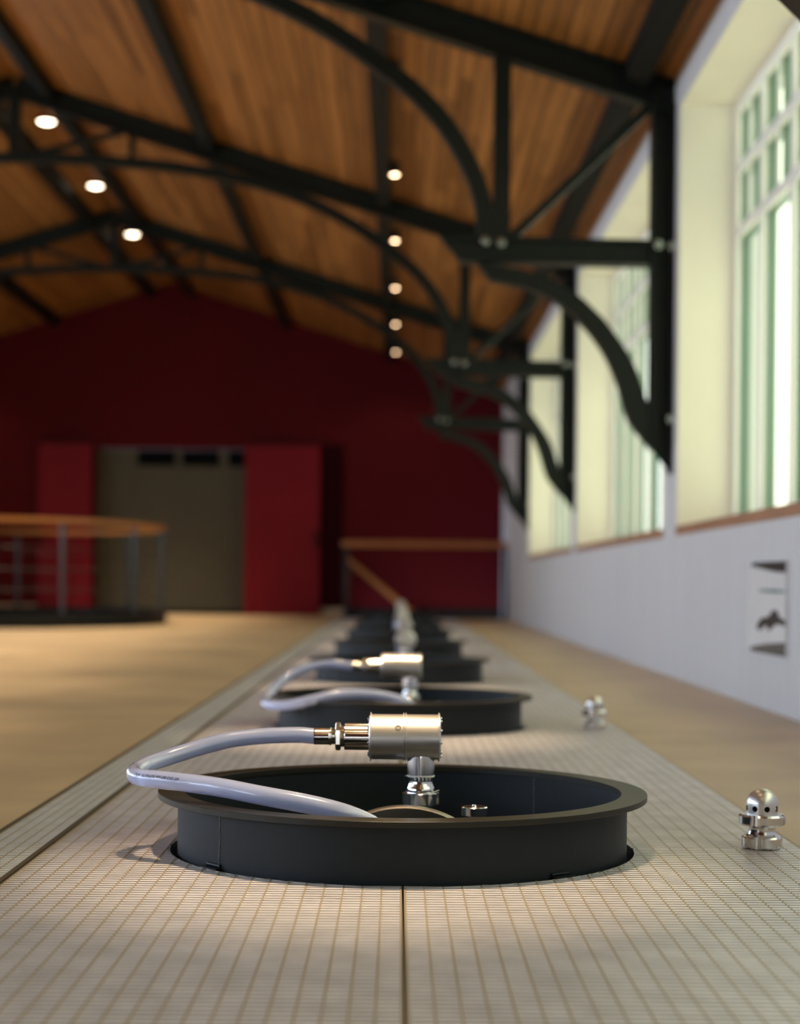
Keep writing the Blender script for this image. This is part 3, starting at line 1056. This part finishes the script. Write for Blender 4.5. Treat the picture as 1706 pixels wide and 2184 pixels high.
def from_photo(x, y, D):
    """a measured photo point at a known distance, as a place in the hall"""
    u, v = x - VX, y - VY
    U = math.cos(RL) * u + math.sin(RL) * v
    V = -math.sin(RL) * u + math.cos(RL) * v
    return Vector((U * D / F_, D, HC - V * D / F_))


FIT_OFF = (0.0309, 0.0215)
fit0 = Vector((TANK_X + FIT_OFF[0], TANK_Y[0] + FIT_OFF[1], 0))
H1 = [Vector((fit0.x - 0.1700, fit0.y, 0.1827)), Vector((fit0.x - 0.1815, fit0.y, 0.1827)), from_photo(640, 1567.5, 2.966), from_photo(600, 1568, 2.966), from_photo(559, 1570, 2.965), from_photo(510, 1575, 2.96), from_photo(480, 1580, 2.955),
      from_photo(420, 1596, 2.945), from_photo(360, 1615, 2.925), from_photo(320, 1628.5, 2.90), from_photo(296, 1640, 2.868), from_photo(286.5, 1650, 2.832), from_photo(300, 1658.5, 2.797),
      from_photo(350, 1664, 2.765), from_photo(420, 1672.5, 2.735), from_photo(480, 1681.5, 2.705), from_photo(559, 1697, 2.675), from_photo(660, 1716, 2.66), from_photo(740, 1737, 2.66), from_photo(800, 1765, 2.69), from_photo(820, 1800, 2.72)]
fit1 = Vector((TANK_X + FIT_OFF[0], TANK_Y[1] + FIT_OFF[1], 0))
H2 = [Vector((fit1.x - 0.1700, fit1.y, 0.1827)), Vector((fit1.x - 0.1815, fit1.y, 0.1827)), from_photo(715, 1416, 5.428), from_photo(690, 1417, 5.428), from_photo(660, 1423, 5.42), from_photo(622, 1439, 5.40), from_photo(592, 1462, 5.36), from_photo(570, 1486, 5.30),
      from_photo(565, 1499, 5.22), from_photo(582, 1505, 5.15), from_photo(620, 1503, 5.11), from_photo(670, 1492, 5.09), from_photo(720, 1481.5, 5.10), from_photo(770, 1480, 5.12), from_photo(820, 1485.5, 5.15), from_photo(860, 1497, 5.17), from_photo(885, 1514, 5.22), from_photo(892, 1535, 5.25)]


def make_hose(path, origin, printed):
    root = thing('clear_hose', '', 'hose', group='clear plastic hoses looped over the tank collars')
    pts = spline([p - origin for p in path], 10)
    n = len(pts)
    rad = [0.0136 + 0.0014 * min(1.0, max(0.0, (i / n - 0.5) / 0.2)) for i in range(n)]
    t = MB(); t.tube(pts, rad, 28)
    hose = t.obj('hose_tube', 'hose', root)
    if printed:
        cu = bpy.data.curves.new('print', 'FONT')
        cu.body = '007 EX3 007 mm SUTHLITE  0.1U'
        cu.size = 0.0062
        cu.offset = 0.00012
        cu.shear = 0.2
        cu.extrude = 0.0
        to = bpy.data.objects.new('print_tmp', cu)
        C.objects.link(to)
        dg = bpy.context.evaluated_depsgraph_get()
        me = bpy.data.meshes.new_from_object(to.evaluated_get(dg))
        bpy.data.objects.remove(to)
        fr = frames(pts)
        # arc length from the place where the print begins (on the near run, reading back towards the bend)
        cum = [0.0]
        for a, c in zip(pts[:-1], pts[1:]):
            cum.append(cum[-1] + (c - a).length)
        target = from_photo(392, 1660, 2.75) - origin
        i0 = min(range(n // 2, n), key=lambda i: (pts[i] - target).length)
        bm2 = bmesh.new(); bm2.from_mesh(me)
        bmesh.ops.subdivide_edges(bm2, edges=[e for e in bm2.edges if e.calc_length() > 0.002], cuts=2)
        for v in bm2.verts:
            s = cum[i0] - v.co.x * 1.0
            j = max(1, min(n - 1, next((k for k in range(1, n) if cum[k] >= s), n - 1)))
            f_ = (s - cum[j - 1]) / max(1e-9, cum[j] - cum[j - 1])
            c = pts[j - 1].lerp(pts[j], f_)
            tan = (pts[j] - pts[j - 1]).normalized()
            view = Vector((-0.0, -1.0, 0.42)).normalized()
            up = (view - tan * view.dot(tan)).normalized()
            side = tan.cross(up)
            rr = rad[j] + 0.00015
            ang = (v.co.y - 0.0018) / rr
            v.co = c + rr * (math.cos(ang) * up - math.sin(ang) * side * -1.0)
        me2 = bpy.data.meshes.new('printed_text')
        bm2.to_mesh(me2); bm2.free()
        me2.materials.clear(); me2.materials.append(M['ink'])
        o = bpy.data.objects.new('printed_text', me2)
        C.objects.link(o)
        o.parent = hose
    return root


col = make_collar()
fit = make_fitting()
for i, ty in enumerate(TANK_Y):
    c_ = col if i == 0 else dup(col)
    c_.location = (TANK_X, ty, 0)
    where = ['closest to the viewer, its manway cover showing', 'right behind the closest one, with a looped hose'] + ['%s back in the row' % ORD[k] for k in range(2, 7)] + ['last in the row before the stairwell']
    tag(c_, 'dark grey round tank collar, %s' % where[i])
    f_ = fit if i == 0 else dup(fit)
    rz = [0.0, 0.0, -1.45, -1.68, -1.38, -1.6, -1.5, -1.7][i]
    f_.location = (TANK_X + FIT_OFF[0], ty + FIT_OFF[1], 0)
    f_.rotation_euler = (0, 0, rz)
    tag(f_, ['sharp satin drum fitting with hose, on the closest tank collar', 'blurred satin drum fitting on the second tank collar'][i] if i < 2 else 'blurred end-on drum fitting on the %s tank collar' % ORD[i])
h1 = make_hose(H1, fit0, True)
h1.location = fit0
tag(h1, 'clear bluish hose with black print, looping over the closest tank collar')
h2 = make_hose(H2, fit1, False)
h2.location = fit1
tag(h2, 'blurred clear hose looping off the second tank collar')
H3 = [Vector(p) for p in ((-0.170, 0, 0.1827), (-0.1815, 0, 0.1827), (-0.215, 0, 0.1822), (-0.255, 0.002, 0.172), (-0.285, 0.004, 0.145), (-0.300, 0.005, 0.105), (-0.304, 0.005, 0.06), (-0.304, 0.004, 0.0), (-0.30, 0.002, -0.06))]
h3 = make_hose(H3, Vector((0, 0, 0)), False)
for i in range(2, 8):
    o = h3 if i == 2 else dup(h3)
    f = (TANK_X + FIT_OFF[0], TANK_Y[i] + FIT_OFF[1], 0)
    o.location = f
    o.rotation_euler = (0, 0, [0.0, 0.0, -1.45, -1.68, -1.38, -1.6, -1.5, -1.7][i])
    tag(o, 'clear hose hidden behind the drum fitting of the %s tank collar' % ORD[i])


# ================================================================== VENT VALVES ON THE GRATING
def make_valve():
    root = thing('vent_valve', '', 'vent valve', group='domed vent valves standing on the grating')
    base = MB(); slot_nut(base, 0.0342, 0.0290, 0.0006, 0.0207, 0.0026, 4, 0.19, math.radians(-112), 0.02); base.obj('lower_slotted_nut', 'chrome', root, angle=25)
    ne = MB()
    ne.lathe([(0.0290, 0.0200), (0.0265, 0.0218), (0.0236, 0.0240), (0.0222, 0.0290), (0.0220, 0.0325), (0.0224, 0.0355), (0.0245, 0.0378), (0.0260, 0.0390), (0.0260, 0.0410)], 72)
    ne.obj('neck', 'chrome', root)
    up = MB(); slot_nut(up, 0.0390, 0.0325, 0.0395, 0.0575, 0.0030, 4, 0.17, math.radians(-122), 0.02); up.obj('upper_slotted_nut', 'chrome', root, angle=25)
    dm_ = MB()
    R = 0.0268
    prof = [(R, 0.0560), (R, 0.0735)] + [(R * math.cos(a), 0.0735 + R * math.sin(a)) for a in [pi / 2 * k / 14 for k in range(1, 14)]] + [(0, 0.0735 + R)]
    inner = [(0, 0.0735 + R - 0.0035)] + [((R - 0.0035) * math.cos(a), 0.0735 + (R - 0.0035) * math.sin(a)) for a in [pi / 2 * k / 10 for k in range(9, 0, -1)]] + [(R - 0.0035, 0.0735), (R - 0.0035, 0.0560), (R, 0.0560)]
    dm_.lathe(prof + inner, 96)
    bmesh.ops.remove_doubles(dm_.bm, verts=dm_.bm.verts, dist=1e-6)
    dome = dm_.obj('perforated_dome', 'satin', root)
    cut_ = MB()
    for k in range(8):
        a = -pi / 2 + 0.10 + k * pi / 4
        cut_.lathe([(0, 0.012), (0.0049, 0.012), (0.0049, 0.045), (0, 0.045)], 24, Matrix.Translation((0, 0, 0.0680)) @ Matrix.Rotation(a, 4, 'Z') @ Matrix.Rotation(pi / 2, 4, 'Y'))
    co = cut_.obj('cutter_tmp', 'black')
    md = dome.modifiers.new('holes', 'BOOLEAN')
    md.operation = 'DIFFERENCE'; md.solver = 'EXACT'; md.object = co
    dg = bpy.context.evaluated_depsgraph_get()
    me = bpy.data.meshes.new_from_object(dome.evaluated_get(dg))
    dome.modifiers.clear()
    dome.data = me
    me.name = 'perforated_dome'
    bpy.data.objects.remove(co)
    me.polygons.foreach_set('use_smooth', [True] * len(me.polygons))
    me.set_sharp_from_angle(angle=math.radians(40))
    co_ = MB(); co_.lathe([(0.0215, 0.056), (0.0215, 0.078), (0.012, 0.086), (0, 0.087)], 32); co_.obj('inner_core', 'black', root)
    return root


va = make_valve()
va.location = (0.6215, 2.962, 0.0006)
tag(va, 'sharp polished vent valve with domed perforated cap, beside the closest tank collar')
vb = dup(va, (0.607, 5.345, 0.0006), 0.35, 'blurred polished domed vent valve beside the second tank collar')

# ================================================================== RAILINGS
rr = thing('round_railing', 'oval railing with orange wood rail and dark posts round a floor opening', 'railing', (RING_C[0], RING_C[1], 0))
k = MB(); k.lathe([(RING_R - 0.04, -0.05), (RING_R + 0.04, -0.05), (RING_R + 0.04, 0.125), (RING_R - 0.04, 0.125), (RING_R - 0.04, -0.05)], 96, Matrix.Diagonal((1, RING_K, 1, 1))); k.obj('kerb_ring', 'black', rr, angle=30)
k = MB(); k.lathe([(RING_R - 0.026, 0.938), (RING_R + 0.026, 0.938), (RING_R + 0.031, 0.95), (RING_R + 0.026, 0.984), (RING_R - 0.026, 0.984), (RING_R - 0.031, 0.95), (RING_R - 0.026, 0.938)], 96, Matrix.Diagonal((1, RING_K, 1, 1))); k.obj('handrail', 'rail_wood', rr, angle=50)
for deg in (-58, -24, 6, 57, 115, 165, 215, 262):
    a = math.radians(deg)
    k = MB(); k.lathe([(0.0, 0.125), (0.028, 0.125), (0.028, 0.132), (0.020, 0.134), (0.020, 0.939), (0, 0.939)], 20, Matrix.Translation((RING_R * math.cos(a), RING_K * RING_R * math.sin(a), 0)))
    k.obj('post', 'rail_steel', rr, angle=30)
for z in (0.34, 0.53, 0.72):
    k = MB(); k.tube([((RING_R) * math.cos(2 * pi * i / 96), RING_K * RING_R * math.sin(2 * pi * i / 96), z) for i in range(97)], 0.004, 6, False); k.obj('cable', 'rail_steel', rr)

sr = thing('stair_guard', 'guard rail with orange wood rail across the stairwell by the red wall', 'railing', (SW_X0, Y_END + 0.07, 0))
k = MB(); k.box(-0.03, XW - SW_X0 - 0.002, -0.03, 0.03, 0.855, 0.925); k.obj('handrail', 'rail_wood', sr, bevel=0.008)
for x in (0.03, XW - SW_X0 - 0.03):
    k = MB(); k.box(x - 0.03, x + 0.03, -0.02, 0.02, 0.0, 0.855); k.obj('post', 'rail_steel', sr, bevel=0.003)
sh = thing('stair_handrail', 'sloping orange wood handrail running down beside the stairs on the red wall', 'railing', (SW_X0, YW - 0.12, 0))
k = MB(); k.bar((-0.02, 0.745), (0.96, -0.06), 0.065, -0.03, 0.03); k.obj('handrail', 'rail_wood', sh, bevel=0.008)
for tpos in (0.12, 0.72):
    x = -0.02 + 0.98 * tpos; z = 0.745 - 0.805 * tpos
    k = MB(); k.tube([(x, 0, z - 0.03), (x, 0.02, z - 0.08), (x, 0.085, z - 0.09)], 0.008, 8); k.lathe([(0, 0), (0.025, 0), (0.025, 0.006), (0, 0.006)], 16, Matrix.Translation((x, 0.114, z - 0.09)) @ Matrix.Rotation(pi / 2, 4, 'X')); k.obj('wall_bracket', 'rail_steel', sh)

# ================================================================== PRINT ON THE WINDOW WALL
py0, py1, pz0, pz1 = 5.890, 6.515, 0.196, 0.532
pw, ph = py1 - py0, pz1 - pz0
pic = thing('wall_picture', 'small framed black and white print on the white wall below the window', 'picture', (XW, py0, pz0))
# u runs away from the viewer along the wall, v upwards
def slab(poly, x0, x1):
    m = MB()
    m.quad_strip([[(x0, u * pw, v * ph) for u, v in poly], [(x1, u * pw, v * ph) for u, v in poly]])
    return m
slab([(0, 0), (1, 0), (1, 1), (0, 1)], -0.012, -0.0005).obj('backing_panel', 'photo_white', pic, smooth=False)
pr = slab([(0.0, 0.015), (0.93, 0.015), (0.93, 0.06), (0.45, 0.125), (0.0, 0.165)], -0.0135, -0.0122); pr.obj('floor_patch', 'photo_grey', pic, smooth=False)
pr = slab([(0.0, 0.865), (0.25, 0.875), (0.90, 0.945), (0.90, 0.985), (0.0, 0.985)], -0.0135, -0.0122); pr.obj('roof_patch', 'photo_dark', pic, smooth=False)
pr = slab([(0.0, 0.668), (0.3, 0.662), (0.68, 0.672), (0.68, 0.69), (0.3, 0.694), (0.0, 0.682)], -0.0135, -0.0122); pr.obj('green_stripe', 'photo_green', pic, smooth=False)
pr = slab([(0.0, 0.325), (0.20, 0.345), (0.33, 0.30), (0.40, 0.255), (0.50, 0.32), (0.66, 0.25), (0.76, 0.28), (0.64, 0.385), (0.42, 0.41), (0.34, 0.475), (0.22, 0.485), (0.14, 0.41), (0.0, 0.385)], -0.0135, -0.0122); pr.obj('dark_figure', 'photo_dark', pic, smooth=False)
